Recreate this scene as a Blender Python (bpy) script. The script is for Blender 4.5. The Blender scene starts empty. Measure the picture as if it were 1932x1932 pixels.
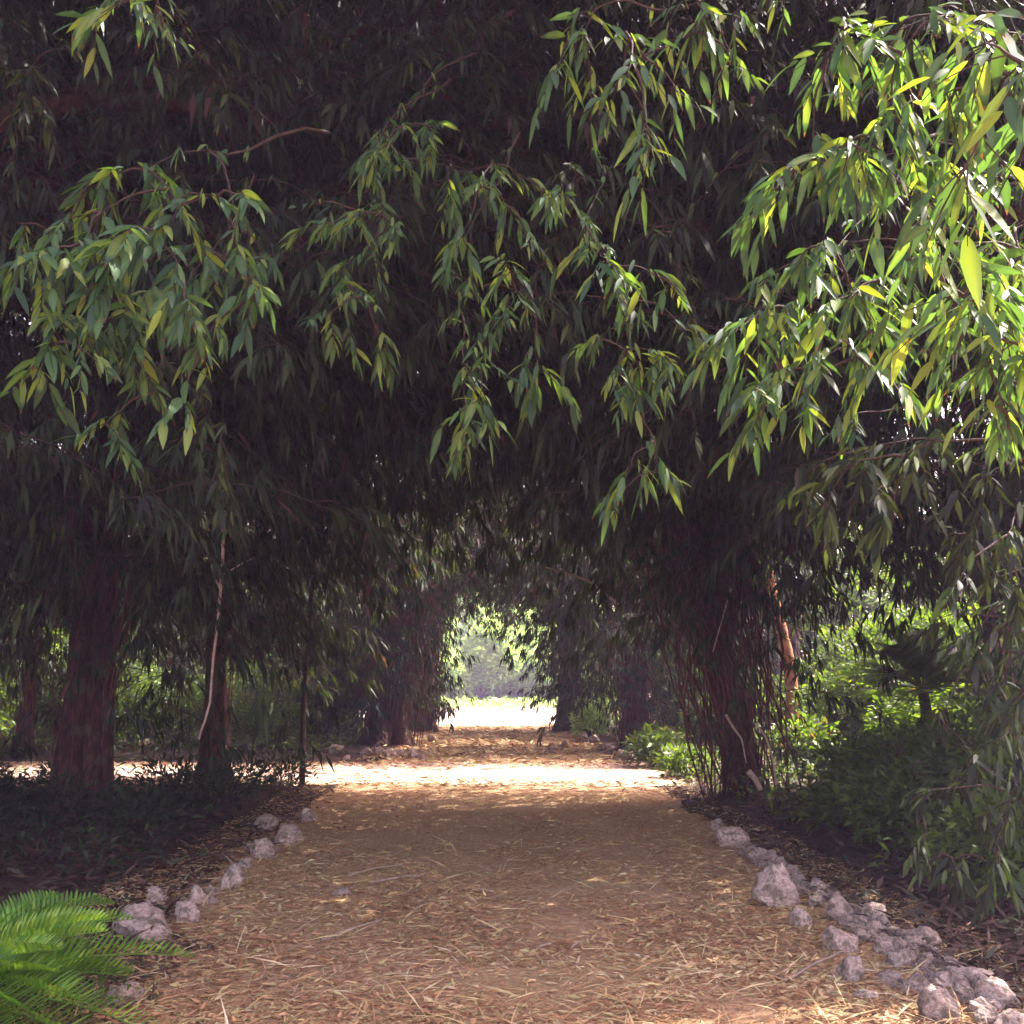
import bpy, bmesh, math, random
import numpy as np
from mathutils import Vector, noise, Matrix
R = math.radians
rng = np.random.default_rng(7); random.seed(7)
sc = bpy.context.scene
HAZE = .0017
C = sc.collection

# ------------------------------------------------------------------ camera, sky, sun, exposure
CH = 1.6; F = 1050.0; VX, HY = 492.0, 683.0
cam_d = bpy.data.cameras.new('camera'); cam = bpy.data.objects.new('camera', cam_d); C.objects.link(cam)
cam_d.sensor_width = 36; cam_d.lens = F / 1024 * 36; cam_d.clip_end = 2000; cam_d.clip_start = 0.05
PITCH = math.atan((HY - 512) / F); YAW = math.atan((512 - VX) / F)
cam.location = (0, 0, CH); cam.rotation_euler = (R(90) + PITCH, 0, -YAW)
sc.camera = cam
bpy.context.view_layer.update()
CM = cam.matrix_world.copy()
def at(px, py, depth):
    """a point seen at (px, py), in photo units of 1932, DEPTH metres along the path"""
    u = (px * 1024 / 1932 - 512) / F; v = -(py * 1024 / 1932 - 512) / F
    d = CM.to_3x3() @ Vector((u, v, -1)); return CM.translation + d * (depth / d.y)
def ground_at(px, py, z=0.0):
    u = (px * 1024 / 1932 - 512) / F; v = -(py * 1024 / 1932 - 512) / F
    d = CM.to_3x3() @ Vector((u, v, -1)); return CM.translation + d * ((z - CH) / d.z)

SUN_EL, SUN_AZ = R(54), R(64)          # azimuth measured from +Y (along the path) towards +X
SUN = np.array([math.cos(SUN_EL) * math.sin(SUN_AZ), math.cos(SUN_EL) * math.cos(SUN_AZ), math.sin(SUN_EL)])
w = bpy.data.worlds.new('World'); sc.world = w; w.use_nodes = True
nt = w.node_tree; bg = nt.nodes['Background']
sky = nt.nodes.new('ShaderNodeTexSky'); sky.sky_type = 'NISHITA'; sky.sun_disc = False
sky.sun_elevation = SUN_EL; sky.sun_rotation = SUN_AZ; sky.air_density = 1.2; sky.dust_density = 3.0
tint = nt.nodes.new('ShaderNodeMix'); tint.data_type = 'RGBA'; tint.blend_type = 'MULTIPLY'
tint.inputs['Factor'].default_value = 1.0
tint.inputs['B'].default_value = (1.30, 0.93, 0.85, 1)       # the photo's warm pink white balance
nt.links.new(sky.outputs[0], tint.inputs['A']); nt.links.new(tint.outputs['Result'], bg.inputs[0])
bg.inputs[1].default_value = 0.15
sd = bpy.data.lights.new('sun', 'SUN'); so = bpy.data.objects.new('sun', sd); C.objects.link(so)
sd.energy = 5.0; sd.angle = R(0.5); sd.color = (1.0, 0.93, 0.84)
so.rotation_euler = Vector((-SUN[0], -SUN[1], -SUN[2])).to_track_quat('-Z', 'Y').to_euler()
vs = sc.view_settings; vs.view_transform = 'Standard'; vs.look = 'None'; vs.gamma = 1; vs.exposure = 2.65
cy = sc.cycles
cy.max_bounces = 5; cy.diffuse_bounces = 4; cy.glossy_bounces = 1; cy.transmission_bounces = 4; cy.transparent_max_bounces = 4
cy.volume_bounces = 0; cy.use_denoising = True; cy.sample_clamp_indirect = 6; cy.caustics_reflective = False; cy.caustics_refractive = False

# ------------------------------------------------------------------ materials
def new_mat(name):
    m = bpy.data.materials.new(name); m.use_nodes = True
    n = m.node_tree.nodes; n.clear(); return m, n, m.node_tree.links
def ramp(n, stops):
    r = n.new('ShaderNodeValToRGB'); e = r.color_ramp.elements
    while len(e) > 1: e.remove(e[-1])
    e[0].position = stops[0][0]; e[0].color = (*stops[0][1], 1)
    for p, c in stops[1:]:
        x = e.new(p); x.color = (*c, 1)
    return r
def leaf_mat(name, stops, trans=0.35, rough=0.55, tsc=(2.1, 2.2, 0.4), spec=0.3):
    m, n, l = new_mat(name)
    a = n.new('ShaderNodeAttribute'); a.attribute_name = 'tint'
    r = ramp(n, stops); l.new(a.outputs['Fac'], r.inputs[0])
    b = n.new('ShaderNodeBsdfPrincipled'); b.inputs['Roughness'].default_value = rough
    b.inputs['Specular IOR Level'].default_value = spec
    l.new(r.outputs[0], b.inputs['Base Color'])
    t = n.new('ShaderNodeBsdfTranslucent')
    mx = n.new('ShaderNodeMix'); mx.data_type = 'RGBA'; mx.blend_type = 'MULTIPLY'; mx.inputs['Factor'].default_value = 1
    l.new(r.outputs[0], mx.inputs['A']); mx.inputs['B'].default_value = (*tsc, 1); l.new(mx.outputs['Result'], t.inputs[0])
    s = n.new('ShaderNodeMixShader'); s.inputs[0].default_value = trans
    l.new(b.outputs[0], s.inputs[1]); l.new(t.outputs[0], s.inputs[2])
    o = n.new('ShaderNodeOutputMaterial'); l.new(s.outputs[0], o.inputs[0]); return m
def noisy(name, stops, scale=8, rough=0.9, bump=0.3, bscale=40, detail=6, stretch=(1, 1, 1), bdist=0.03):
    m, n, l = new_mat(name)
    tc = n.new('ShaderNodeTexCoord'); mp = n.new('ShaderNodeMapping'); mp.inputs['Scale'].default_value = stretch
    l.new(tc.outputs['Object'], mp.inputs[0])
    t = n.new('ShaderNodeTexNoise'); t.inputs['Scale'].default_value = scale; t.inputs['Detail'].default_value = detail
    t.inputs['Roughness'].default_value = 0.65; l.new(mp.outputs[0], t.inputs[0])
    r = ramp(n, stops); l.new(t.outputs[0], r.inputs[0])
    b = n.new('ShaderNodeBsdfPrincipled'); b.inputs['Roughness'].default_value = rough; b.inputs['Specular IOR Level'].default_value = 0.25
    l.new(r.outputs[0], b.inputs['Base Color'])
    t2 = n.new('ShaderNodeTexNoise'); t2.inputs['Scale'].default_value = bscale; t2.inputs['Detail'].default_value = 5; l.new(mp.outputs[0], t2.inputs[0])
    bp = n.new('ShaderNodeBump'); bp.inputs['Strength'].default_value = bump; bp.inputs['Distance'].default_value = bdist
    l.new(t2.outputs[0], bp.inputs['Height']); l.new(bp.outputs[0], b.inputs['Normal'])
    o = n.new('ShaderNodeOutputMaterial'); l.new(b.outputs[0], o.inputs[0]); return m

M = {}
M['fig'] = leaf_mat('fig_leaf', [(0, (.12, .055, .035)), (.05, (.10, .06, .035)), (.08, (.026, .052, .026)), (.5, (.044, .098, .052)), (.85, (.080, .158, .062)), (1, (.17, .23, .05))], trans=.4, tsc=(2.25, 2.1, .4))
M['fig_deep'] = leaf_mat('shaded_fig_leaf', [(0, (.10, .04, .04)), (.07, (.07, .035, .04)), (.12, (.016, .021, .017)), (.6, (.022, .036, .019)), (.9, (.038, .060, .024)), (1, (.075, .105, .032))], trans=.25, rough=.6, spec=.25)  # darker, duller copy of the fig leaf with shade put into its colour
M['shrub'] = leaf_mat('shrub_leaf', [(0, (.16, .07, .03)), (.06, (.10, .06, .03)), (.1, (.035, .06, .018)), (.5, (.065, .11, .022)), (.9, (.12, .18, .03)), (1, (.22, .24, .05))], trans=.4)
M['pale_shrub'] = leaf_mat('pale_shrub_leaf', [(0, (.17, .26, .07)), (.5, (.29, .44, .13)), (1, (.50, .60, .28))], tsc=(1.5, 1.5, .9), trans=.5)  # the wash of full sun is put into this pale leaf colour
M['frond'] = leaf_mat('frond_leaf', [(0, (.05, .12, .025)), (.5, (.09, .20, .035)), (1, (.22, .32, .06))], trans=.35, rough=.35)
M['palm'] = leaf_mat('palm_leaf', [(0, (.05, .09, .02)), (.5, (.085, .15, .028)), (1, (.16, .21, .04))], trans=.4, rough=.4)
M['bark'] = noisy('reddish_bark', [(.3, (.030, .016, .017)), (.55, (.075, .034, .030)), (.75, (.14, .065, .052))], 5, .9, .8, 14, stretch=(6, 6, .8))
def bark_mat():  # dark reddish bark with random grey-green lichen patches
    m, n, l = new_mat('lichened_fig_bark'); tc = n.new('ShaderNodeTexCoord'); mp = n.new('ShaderNodeMapping'); mp.inputs['Scale'].default_value = (5, 5, 1.4); l.new(tc.outputs['Object'], mp.inputs[0])
    t = n.new('ShaderNodeTexNoise'); t.inputs['Scale'].default_value = 4; t.inputs['Detail'].default_value = 8; t.inputs['Roughness'].default_value = .7; l.new(mp.outputs[0], t.inputs[0])
    r = ramp(n, [(.3, (.026, .015, .015)), (.5, (.07, .034, .030)), (.62, (.11, .055, .045)), (.75, (.19, .11, .085))]); l.new(t.outputs[0], r.inputs[0])
    t2 = n.new('ShaderNodeTexNoise'); t2.inputs['Scale'].default_value = 3.2; t2.inputs['Detail'].default_value = 6; l.new(tc.outputs['Object'], t2.inputs[0])
    mr = n.new('ShaderNodeMapRange'); mr.inputs[1].default_value = .56; mr.inputs[2].default_value = .62; mr.inputs[4].default_value = .7; l.new(t2.outputs[0], mr.inputs[0])
    mx = n.new('ShaderNodeMix'); mx.data_type = 'RGBA'; l.new(mr.outputs[0], mx.inputs['Factor']); l.new(r.outputs[0], mx.inputs['A']); mx.inputs['B'].default_value = (.085, .09, .055, 1)
    b = n.new('ShaderNodeBsdfPrincipled'); b.inputs['Roughness'].default_value = .95; b.inputs['Specular IOR Level'].default_value = .15; l.new(mx.outputs['Result'], b.inputs['Base Color'])
    bp = n.new('ShaderNodeBump'); bp.inputs['Strength'].default_value = 1; bp.inputs['Distance'].default_value = .06; l.new(t.outputs[0], bp.inputs['Height']); l.new(bp.outputs[0], b.inputs['Normal'])
    o = n.new('ShaderNodeOutputMaterial'); l.new(b.outputs[0], o.inputs[0]); return m
M['bark'] = bark_mat()
M['root'] = noisy('aerial_root_bark', [(.3, (.06, .024, .026)), (.6, (.13, .055, .045)), (.8, (.24, .11, .08))], 9, .85, .4, 30, stretch=(3, 3, .6))
M['twig'] = noisy('twig_bark', [(.3, (.03, .018, .016)), (.7, (.075, .045, .036))], 20, .8, .3, 60)
M['pale_twig'] = noisy('dry_pale_bark', [(.3, (.24, .17, .13)), (.7, (.50, .38, .31))], 12, .8, .4, 60)
M['pink_twig'] = noisy('dry_pink_twig', [(.3, (.16, .08, .07)), (.7, (.36, .21, .18))], 12, .85, .4, 60)
M['orange_bark'] = noisy('orange_bark', [(.3, (.22, .07, .03)), (.7, (.5, .2, .08))], 8, .8, .5, 25)
M['litter'] = leaf_mat('litter_leaf', [(0, (.16, .058, .037)), (.3, (.40, .20, .10)), (.55, (.57, .37, .19)), (.75, (.45, .39, .18)), (.93, (.72, .55, .33)), (1, (.82, .69, .48))], trans=.1, rough=.7, tsc=(1, 1, 1), spec=.3)
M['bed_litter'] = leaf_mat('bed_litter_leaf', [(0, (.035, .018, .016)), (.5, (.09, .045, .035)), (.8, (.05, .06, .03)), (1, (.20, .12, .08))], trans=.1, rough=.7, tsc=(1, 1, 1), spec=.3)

def ground_mat(name, stops, big, dark, s1=18, s2=1.1):
    m, n, l = new_mat(name)
    tc = n.new('ShaderNodeTexCoord')
    t = n.new('ShaderNodeTexNoise'); t.inputs['Scale'].default_value = s1; t.inputs['Detail'].default_value = 8; t.inputs['Roughness'].default_value = .75
    l.new(tc.outputs['Object'], t.inputs[0]); r = ramp(n, stops); l.new(t.outputs[0], r.inputs[0])
    t2 = n.new('ShaderNodeTexNoise'); t2.inputs['Scale'].default_value = s2; t2.inputs['Detail'].default_value = 4; l.new(tc.outputs['Object'], t2.inputs[0])
    mr = n.new('ShaderNodeMapRange'); mr.inputs[1].default_value = .45; mr.inputs[2].default_value = .65; l.new(t2.outputs[0], mr.inputs[0])
    mu = n.new('ShaderNodeMath'); mu.operation = 'MULTIPLY'; mu.inputs[1].default_value = big; l.new(mr.outputs[0], mu.inputs[0])
    mx = n.new('ShaderNodeMix'); mx.data_type = 'RGBA'; l.new(mu.outputs[0], mx.inputs['Factor'])
    l.new(r.outputs[0], mx.inputs['A']); mx.inputs['B'].default_value = (*dark, 1)
    b = n.new('ShaderNodeBsdfPrincipled'); b.inputs['Roughness'].default_value = .95; b.inputs['Specular IOR Level'].default_value = .15
    l.new(mx.outputs['Result'], b.inputs['Base Color'])
    bp = n.new('ShaderNodeBump'); bp.inputs['Strength'].default_value = .7; bp.inputs['Distance'].default_value = .03; l.new(t.outputs[0], bp.inputs['Height']); l.new(bp.outputs[0], b.inputs['Normal'])
    o = n.new('ShaderNodeOutputMaterial'); l.new(b.outputs[0], o.inputs[0]); return m
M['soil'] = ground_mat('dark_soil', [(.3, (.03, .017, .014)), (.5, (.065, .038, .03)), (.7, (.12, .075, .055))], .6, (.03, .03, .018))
M['path'] = ground_mat('littered_path', [(.3, (.22, .09, .055)), (.48, (.47, .285, .16)), (.62, (.63, .44, .275)), (.75, (.72, .54, .40))], .5, (.38, .27, .14), 26, 1.3)
M['sand'] = ground_mat('pale_sand', [(.3, (.34, .22, .17)), (.6, (.52, .38, .31)), (.8, (.62, .5, .43))], .35, (.42, .30, .22), 12, .9)

def rock_mat():
    m, n, l = new_mat('limestone')
    tc = n.new('ShaderNodeTexCoord'); oi = n.new('ShaderNodeObjectInfo')
    t = n.new('ShaderNodeTexNoise'); t.inputs['Scale'].default_value = 11; t.inputs['Detail'].default_value = 9; t.inputs['Roughness'].default_value = .7
    l.new(tc.outputs['Object'], t.inputs[0])
    r = ramp(n, [(.28, (.15, .105, .085)), (.4, (.42, .30, .25)), (.52, (.68, .52, .45)), (.68, (.82, .68, .60))]); l.new(t.outputs[0], r.inputs[0])
    t2 = n.new('ShaderNodeTexNoise'); t2.inputs['Scale'].default_value = 4; t2.inputs['Detail'].default_value = 5; l.new(tc.outputs['Object'], t2.inputs[0])
    mr = n.new('ShaderNodeMapRange'); mr.inputs[1].default_value = .5; mr.inputs[2].default_value = .62; mr.inputs[4].default_value = .75; l.new(t2.outputs[0], mr.inputs[0])
    mx = n.new('ShaderNodeMix'); mx.data_type = 'RGBA'; l.new(mr.outputs[0], mx.inputs['Factor']); l.new(r.outputs[0], mx.inputs['A']); mx.inputs['B'].default_value = (.17, .14, .09, 1)
    b = n.new('ShaderNodeBsdfPrincipled'); b.inputs['Roughness'].default_value = .95; b.inputs['Specular IOR Level'].default_value = .2
    hv = n.new('ShaderNodeHueSaturation'); l.new(mx.outputs['Result'], hv.inputs['Color'])
    v = n.new('ShaderNodeMapRange'); v.inputs[3].default_value = .7; v.inputs[4].default_value = 1.2; l.new(oi.outputs['Random'], v.inputs[0]); l.new(v.outputs[0], hv.inputs['Value'])
    l.new(hv.outputs[0], b.inputs['Base Color'])
    vo = n.new('ShaderNodeTexNoise'); vo.inputs['Scale'].default_value = 30; vo.inputs['Detail'].default_value = 6; l.new(tc.outputs['Object'], vo.inputs[0])
    bp = n.new('ShaderNodeBump'); bp.inputs['Strength'].default_value = .9; bp.inputs['Distance'].default_value = .03; l.new(vo.outputs[0], bp.inputs['Height']); l.new(bp.outputs[0], b.inputs['Normal'])
    o = n.new('ShaderNodeOutputMaterial'); l.new(b.outputs[0], o.inputs[0]); return m
M['rock'] = rock_mat()
M['dark_shrub'] = leaf_mat('dark_shrub_leaf', [(0, (.12, .05, .03)), (.06, (.07, .04, .025)), (.1, (.03, .052, .017)), (.5, (.056, .095, .022)), (.9, (.10, .15, .028)), (1, (.19, .22, .04))], trans=.3, rough=.55, spec=.3)

# ------------------------------------------------------------------ mesh helpers
def tag(o, label=None, cat=None, group=None, kind=None):
    for k, v in (('label', label), ('category', cat), ('group', group), ('kind', kind)):
        if v: o[k] = v
    return o
def empty(name, loc=(0, 0, 0)):
    o = bpy.data.objects.new(name, None); C.objects.link(o); o.location = loc; o.empty_display_size = .3; return o
def mesh_obj(name, V, Q, mat, parent=None, tint=None, smooth=False, origin=None, T=None):
    """V (n,3) in world space, Q (m,4) quads, T (k,3) triangles; parent is an Empty or mesh without rotation"""
    V = np.asarray(V, dtype=np.float32)
    if parent is not None:
        org = np.array(world_loc(parent), dtype=np.float32)
    elif origin is not None: org = np.array(origin, dtype=np.float32)
    else: org = np.zeros(3, dtype=np.float32)
    me = bpy.data.meshes.new(name)
    me.vertices.add(len(V)); me.vertices.foreach_set('co', (V - org).ravel())
    nq = len(Q); ntri = 0 if T is None else len(T)
    idx = np.asarray(Q, dtype=np.int32).ravel()
    st = np.arange(nq, dtype=np.int32) * 4
    if ntri:
        st = np.concatenate([st, nq * 4 + np.arange(ntri, dtype=np.int32) * 3]); idx = np.concatenate([idx, np.asarray(T, dtype=np.int32).ravel()])
    me.loops.add(len(idx)); me.loops.foreach_set('vertex_index', idx.astype(np.int32))
    me.polygons.add(nq + ntri); me.polygons.foreach_set('loop_start', st.astype(np.int32))
    if tint is not None:
        at_ = me.attributes.new('tint', 'FLOAT', 'POINT'); at_.data.foreach_set('value', np.asarray(tint, dtype=np.float32))
    me.update(calc_edges=True)
    if smooth: me.polygons.foreach_set('use_smooth', np.ones(len(me.polygons), dtype=bool))
    me.materials.append(mat)
    o = bpy.data.objects.new(name, me); C.objects.link(o)
    if parent is not None: o.parent = parent
    elif origin is not None: o.location = origin
    return o
def world_loc(o):
    v = Vector((0, 0, 0))
    while o is not None: v = v + o.location; o = o.parent
    return v
def nrm(a): return a / np.maximum(np.linalg.norm(a, axis=-1, keepdims=True), 1e-9)

def leaves_geo(P, D, L, W, st, droop=.25, fold=.25, roll=None, rg=rng):
    """vectorised leaf blades. P,D (n,3) base and direction; st = [(s, width factor)...]; returns V, Q, leaf index per vertex"""
    n = len(P); D = nrm(D)
    up = np.tile([0, 0, 1.], (n, 1)); side = np.cross(D, up); bad = np.linalg.norm(side, axis=1) < .15
    side[bad] = np.cross(D[bad], [1., .3, 0]); side = nrm(side)
    a = rg.uniform(-1.1, 1.1, n) if roll is None else roll
    nn = nrm(np.cross(side, D)); side = side * np.cos(a)[:, None] + nn * np.sin(a)[:, None]; nn = np.cross(side, D)
    cols = 3 if fold else 2; k = len(st); V = np.zeros((n, k, cols, 3))
    for i, (s, wf) in enumerate(st):
        c = P + D * (L * s)[:, None]; c[:, 2] -= droop * L * s * s
        hw = (W * wf * .5)[:, None]
        if fold:
            V[:, i, 0] = c - side * hw + nn * hw * fold; V[:, i, 1] = c; V[:, i, 2] = c + side * hw + nn * hw * fold
        else: V[:, i, 0] = c - side * hw; V[:, i, 1] = c + side * hw
    base = np.arange(n)[:, None, None] * (k * cols)
    q = []
    for i in range(k - 1):
        for j in range(cols - 1):
            q.append([i * cols + j, i * cols + j + 1, (i + 1) * cols + j + 1, (i + 1) * cols + j])
    Q = (base + np.array(q)[None]).reshape(-1, 4)
    return V.reshape(-1, 3), Q, np.repeat(np.arange(n), k * cols)
ST_NEAR = [(0, .08), (.12, .6), (.38, 1), (.7, .72), (.9, .28), (1, .02)]
ST_MID = [(0, .1), (.4, 1), (1, .04)]

def tubes_geo(paths, sides=5):
    """paths: list of (list of points, list of radii). Parallel-transport-ish frames."""
    Vs, Qs, off = [], [], 0
    ang = np.arange(sides) * 2 * math.pi / sides
    for pts, rad in paths:
        p = np.asarray(pts, float); r = np.asarray(rad, float); n = len(p)
        t = nrm(np.gradient(p, axis=0)); ref = np.array([0, 0, 1.]) if abs(t[0][2]) < .9 else np.array([1., 0, 0])
        u = np.cross(t, ref); u = nrm(u); v = np.cross(t, u)
        ring = p[:, None, :] + r[:, None, None] * (np.cos(ang)[None, :, None] * u[:, None, :] + np.sin(ang)[None, :, None] * v[:, None, :])
        Vs.append(ring.reshape(-1, 3))
        i = np.arange(n - 1)[:, None] * sides; j = np.arange(sides)[None]; j2 = (j + 1) % sides
        Qs.append(np.stack([i + j, i + j2, i + sides + j2, i + sides + j], -1).reshape(-1, 4) + off); off += n * sides
    return np.concatenate(Vs), np.concatenate(Qs)
def curve(p0, p1, n=8, sag=0.0, wob=0.03, rg=rng):
    p0 = np.array(p0, float); p1 = np.array(p1, float); s = np.linspace(0, 1, n)[:, None]
    p = p0 + (p1 - p0) * s; p[:, 2] += (sag * 4 * s * (1 - s))[:, 0]
    L = np.linalg.norm(p1 - p0); ph = rg.uniform(0, 6, 6)
    p += wob * L * np.sin(math.pi * s) * np.stack([np.sin(s[:, 0] * 5 + ph[0]) , np.sin(s[:, 0] * 6 + ph[1]), .6 * np.sin(s[:, 0] * 7 + ph[2])], 1)
    return p

# ------------------------------------------------------------------ sprays of narrow drooping fig leaves
def make_spray(rg, length=.9, ntw=7, nleaf=8, ll=.15):
    """local spray growing along +X; returns leaf bases, directions, lengths and twig segments"""
    P, D, L, S = [], [], [], []
    n = 10; s = np.linspace(0, 1, n); main = np.stack([s * length, rg.uniform(-.08, .08) * s * s * length, -(.35 + rg.uniform(-.1, .35)) * length * s ** 2], 1)
    S.append((main[::3], [.007, .005, .004, .002]))
    ends = [(main[-1], main[-1] - main[-2], .12)]
    for k in range(ntw):
        t = (k + .6) / ntw; i = t * (n - 1); b = main[int(i)]; sg = 1 if k % 2 else -1
        ln = length * .5 * (1 - .5 * t) * rg.uniform(.6, 1.2)
        dv = np.array([.6, sg * rg.uniform(.5, 1.1), rg.uniform(-.35, .2)]); dv /= np.linalg.norm(dv)
        e = b + dv * ln; e[2] -= .35 * ln
        S.append((np.array([b, (b + e) / 2 + [0, 0, .08 * ln], e]), [.004, .003, .0015])); ends.append((e, e - b, ln))
    for e, d, ln in ends:
        d = d / (np.linalg.norm(d) + 1e-9)
        for q in range(nleaf):
            f = q / nleaf; p = e - d * ln * .75 * (1 - f)
            az = q * 2.4 + rg.uniform(-.5, .5); rad = np.array([math.cos(az), math.sin(az), 0])
            dd = d * .7 + rad * .55 + np.array([0, 0, -rg.uniform(.25, 1.0)])
            P.append(p); D.append(dd); L.append(ll * rg.uniform(.7, 1.2))
    return np.array(P), np.array(D), np.array(L), S
SPR = [make_spray(np.random.default_rng(100 + i), length=.6 + .07 * i, ntw=3 + i % 5, nleaf=6 + i % 4, ll=.12 + .006 * i) for i in range(12)]

def spray_cloud(C0, yaw, scale, mat, leafw=.2, rg=rng, twigs=True, tint_bias=None, st=ST_MID, fold=0):
    """many sprays at centres C0 (n,3): returns leaf mesh arrays and twig arrays"""
    Vs, Qs, Ts, off, TV, TQ, toff = [], [], [], 0, [], [], 0
    which = rg.integers(0, len(SPR), len(C0))
    for k in range(len(SPR)):
        m = which == k
        if not m.any(): continue
        P, D, L, S = SPR[k]; n = m.sum(); c, sn = np.cos(yaw[m]), np.sin(yaw[m]); z = np.zeros(n)
        pt = rg.uniform(-.5, .35, n); cp, sp = np.cos(pt), np.sin(pt)
        # rot: pitch about Y then yaw about Z
        Rm = np.stack([np.stack([c * cp, -sn, c * sp], -1), np.stack([sn * cp, c, sn * sp], -1), np.stack([-sp, z, cp], -1)], 1)
        sc_ = scale[m][:, None, None]
        PP = np.einsum('nij,mj->nmi', Rm, P) * sc_ + C0[m][:, None, :]
        DD = np.einsum('nij,mj->nmi', Rm, nrm(D)); DD[..., 2] -= .25
        LL = np.tile(L, (n, 1)) * scale[m][:, None]
        PP, DD, LL = PP.reshape(-1, 3), DD.reshape(-1, 3), LL.ravel()
        keep = rg.random(len(PP)) > .08; PP, DD, LL = PP[keep], DD[keep], LL[keep]
        V, Q, li = leaves_geo(PP, DD, LL, LL * leafw * rg.uniform(.8, 1.25, len(LL)), st, .3, fold, rg=rg)
        t = rg.random(len(PP)) * .8 + np.repeat(rg.random(n) * .2, len(P))[keep]
        Vs.append(V); Qs.append(Q + off); Ts.append(t[li]); off += len(V)
        if twigs:
            v, q = tubes_geo(S, 3)
            VV = (np.einsum('nij,mj->nmi', Rm, v) * sc_ + C0[m][:, None, :]).reshape(-1, 3)
            QQ = (q[None] + (np.arange(n) * len(v))[:, None, None]).reshape(-1, 4)
            TV.append(VV); TQ.append(QQ + toff); toff += len(VV)
    return np.concatenate(Vs), np.concatenate(Qs), np.concatenate(Ts), (np.concatenate(TV) if TV else None), (np.concatenate(TQ) if TQ else None)

def hnoise(p, s, ofs=0.0):
    return np.array([noise.noise(Vector((x * s + ofs, y * s, z * s))) for x, y, z in p])

def keep_mask(p):
    """where crown sprays are kept, some added out of view to block light: the clear tunnel over the path, the open trunk zone and the sun gaps stay free"""
    x, y, z = p.T; nz = hnoise(p, .55); nz2 = hnoise(p, 1.3, 9)
    t = (np.abs(x + .1) / (2.75 + .5 * nz - .35 * (y > 24))) ** 2.4 + (np.maximum(z, 0) / (4.35 + .9 * nz + .4 * nz2)) ** 3.2 > 1
    low = z > 1.95 + 1.1 * nz - .9 * ((y > 24) & (np.abs(x) < 5)) 
    near = (y > 7.2 + .6 * nz2) | ((z > 4.3 + .45 * y + .5 * nz) & (y > 2.2 + .5 * nz2))  # second term: crown above the view, added to hold back skylight
    near |= (x > .62 * y + 1.2) & (z > 3.4 + .3 * nz) & (y > 4.3)  # foliage beyond the frame, added to keep sun off the near path
    t2 = t & low & near
    g = p - SUN[None] * (z / SUN[2])[:, None]
    gx, gy = g[:, 0], g[:, 1]
    n3 = hnoise(np.stack([gx, gy, gx * 0], 1), .5, 4) * 1.2
    shaft = (gx > -10) & (gx < 2.4 + n3) & ((np.abs(gx - .2) < 1.15) | (gx < -6) | (rng.random(len(p)) < .3)) & (gy > 18.1 + n3 * .25) & (gy < 21.3 + n3 * .4)
    shaft |= (gx > 5.2) & (gx < 15) & (gy > 15 + n3) & (gy < 33 + n3)
    shaft |= (gy > 40.5 + .5 * n3)
    rel = p - np.array([2.75, 3.3, 2.7]); tt = rel @ SUN; dist = np.linalg.norm(rel - tt[:, None] * SUN, axis=1)
    lit = (dist < 1.7) & (tt > 0)
    shaft |= (gx < -8) & (gy > 24) & (gy < 34)
    shaft |= (gx > -2.2) & (gx < 1.6) & (gy > 26.5 + n3) & (gy < 30.5 + n3) & (rng.random(len(p)) < .4)
    for lp, lr in (((.1, 27.2, 5.0), 1.2), ((-2.0, 35.0, 3.0), .9)):
        rel = p - np.array(lp); tt = rel @ SUN; lit |= (np.linalg.norm(rel - tt[:, None] * SUN, axis=1) < lr) & (tt > .5) & (rng.random(len(p)) < .92)
    for hx, hy, hr in ((1770, 780, .010), (1840, 745, .005), (130, 800, .0045), (25, 575, .0035)):
        dv = np.array(at(hx, hy, 1.0)) - np.array([0, 0, CH]); dv /= np.linalg.norm(dv); rel = p - np.array([0, 0, CH]); tt = rel @ dv
        lit |= (tt > 6) & (np.linalg.norm(rel - tt[:, None] * dv, axis=1) < .45 + hr * tt)
    return t2 & ~lit & ~(shaft & (rng.random(len(p)) < .9))

def crown_points(c, rad, n, rg):
    d = nrm(rg.normal(size=(n * 3, 3))); r = rg.random(n * 3) ** .5
    p = np.array(c) + d * r[:, None] * np.array(rad)
    lum = hnoise(p, .5, 31); p = p[(lum > -.38) & ((p[:, 1] > 12) | (hnoise(p, 1.15, 77) > -.08))]
    return p[:n]

def trunk_geo(x, y, r, h, lean=(0, 0), nst=9, rg=rng):
    """a fig trunk of fused strands, flared at the base, and its limbs"""
    paths = []
    for k in range(nst):
        a = k * 2 * math.pi / nst + rg.uniform(-.3, .3); rr = r * rg.uniform(.45, .75); s = np.linspace(0, 1, 12)
        fl = 1 + (.9 + .5 * math.sin(k * 2.3)) * np.exp(-s * 13); tw = a + s * rg.uniform(-.5, 1.1)
        px = x + lean[0] * s ** 1.2 + np.cos(tw) * rr * fl * (1 - .35 * s); py = y + lean[1] * s ** 1.2 + np.sin(tw) * rr * fl * (1 - .35 * s)
        px += .03 * np.sin(s * 9 + k); pz = s * h - .1
        paths.append((np.stack([px, py, pz], 1), r * rg.uniform(.30, .5) * (1.15 - .5 * s)))
    s = np.linspace(0, 1, 8); paths.append((np.stack([x + lean[0] * s ** 1.2, y + lean[1] * s ** 1.2, s * h - .1], 1), r * .75 * (1.1 - .4 * s)))
    return tubes_geo(paths, 8)
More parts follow.
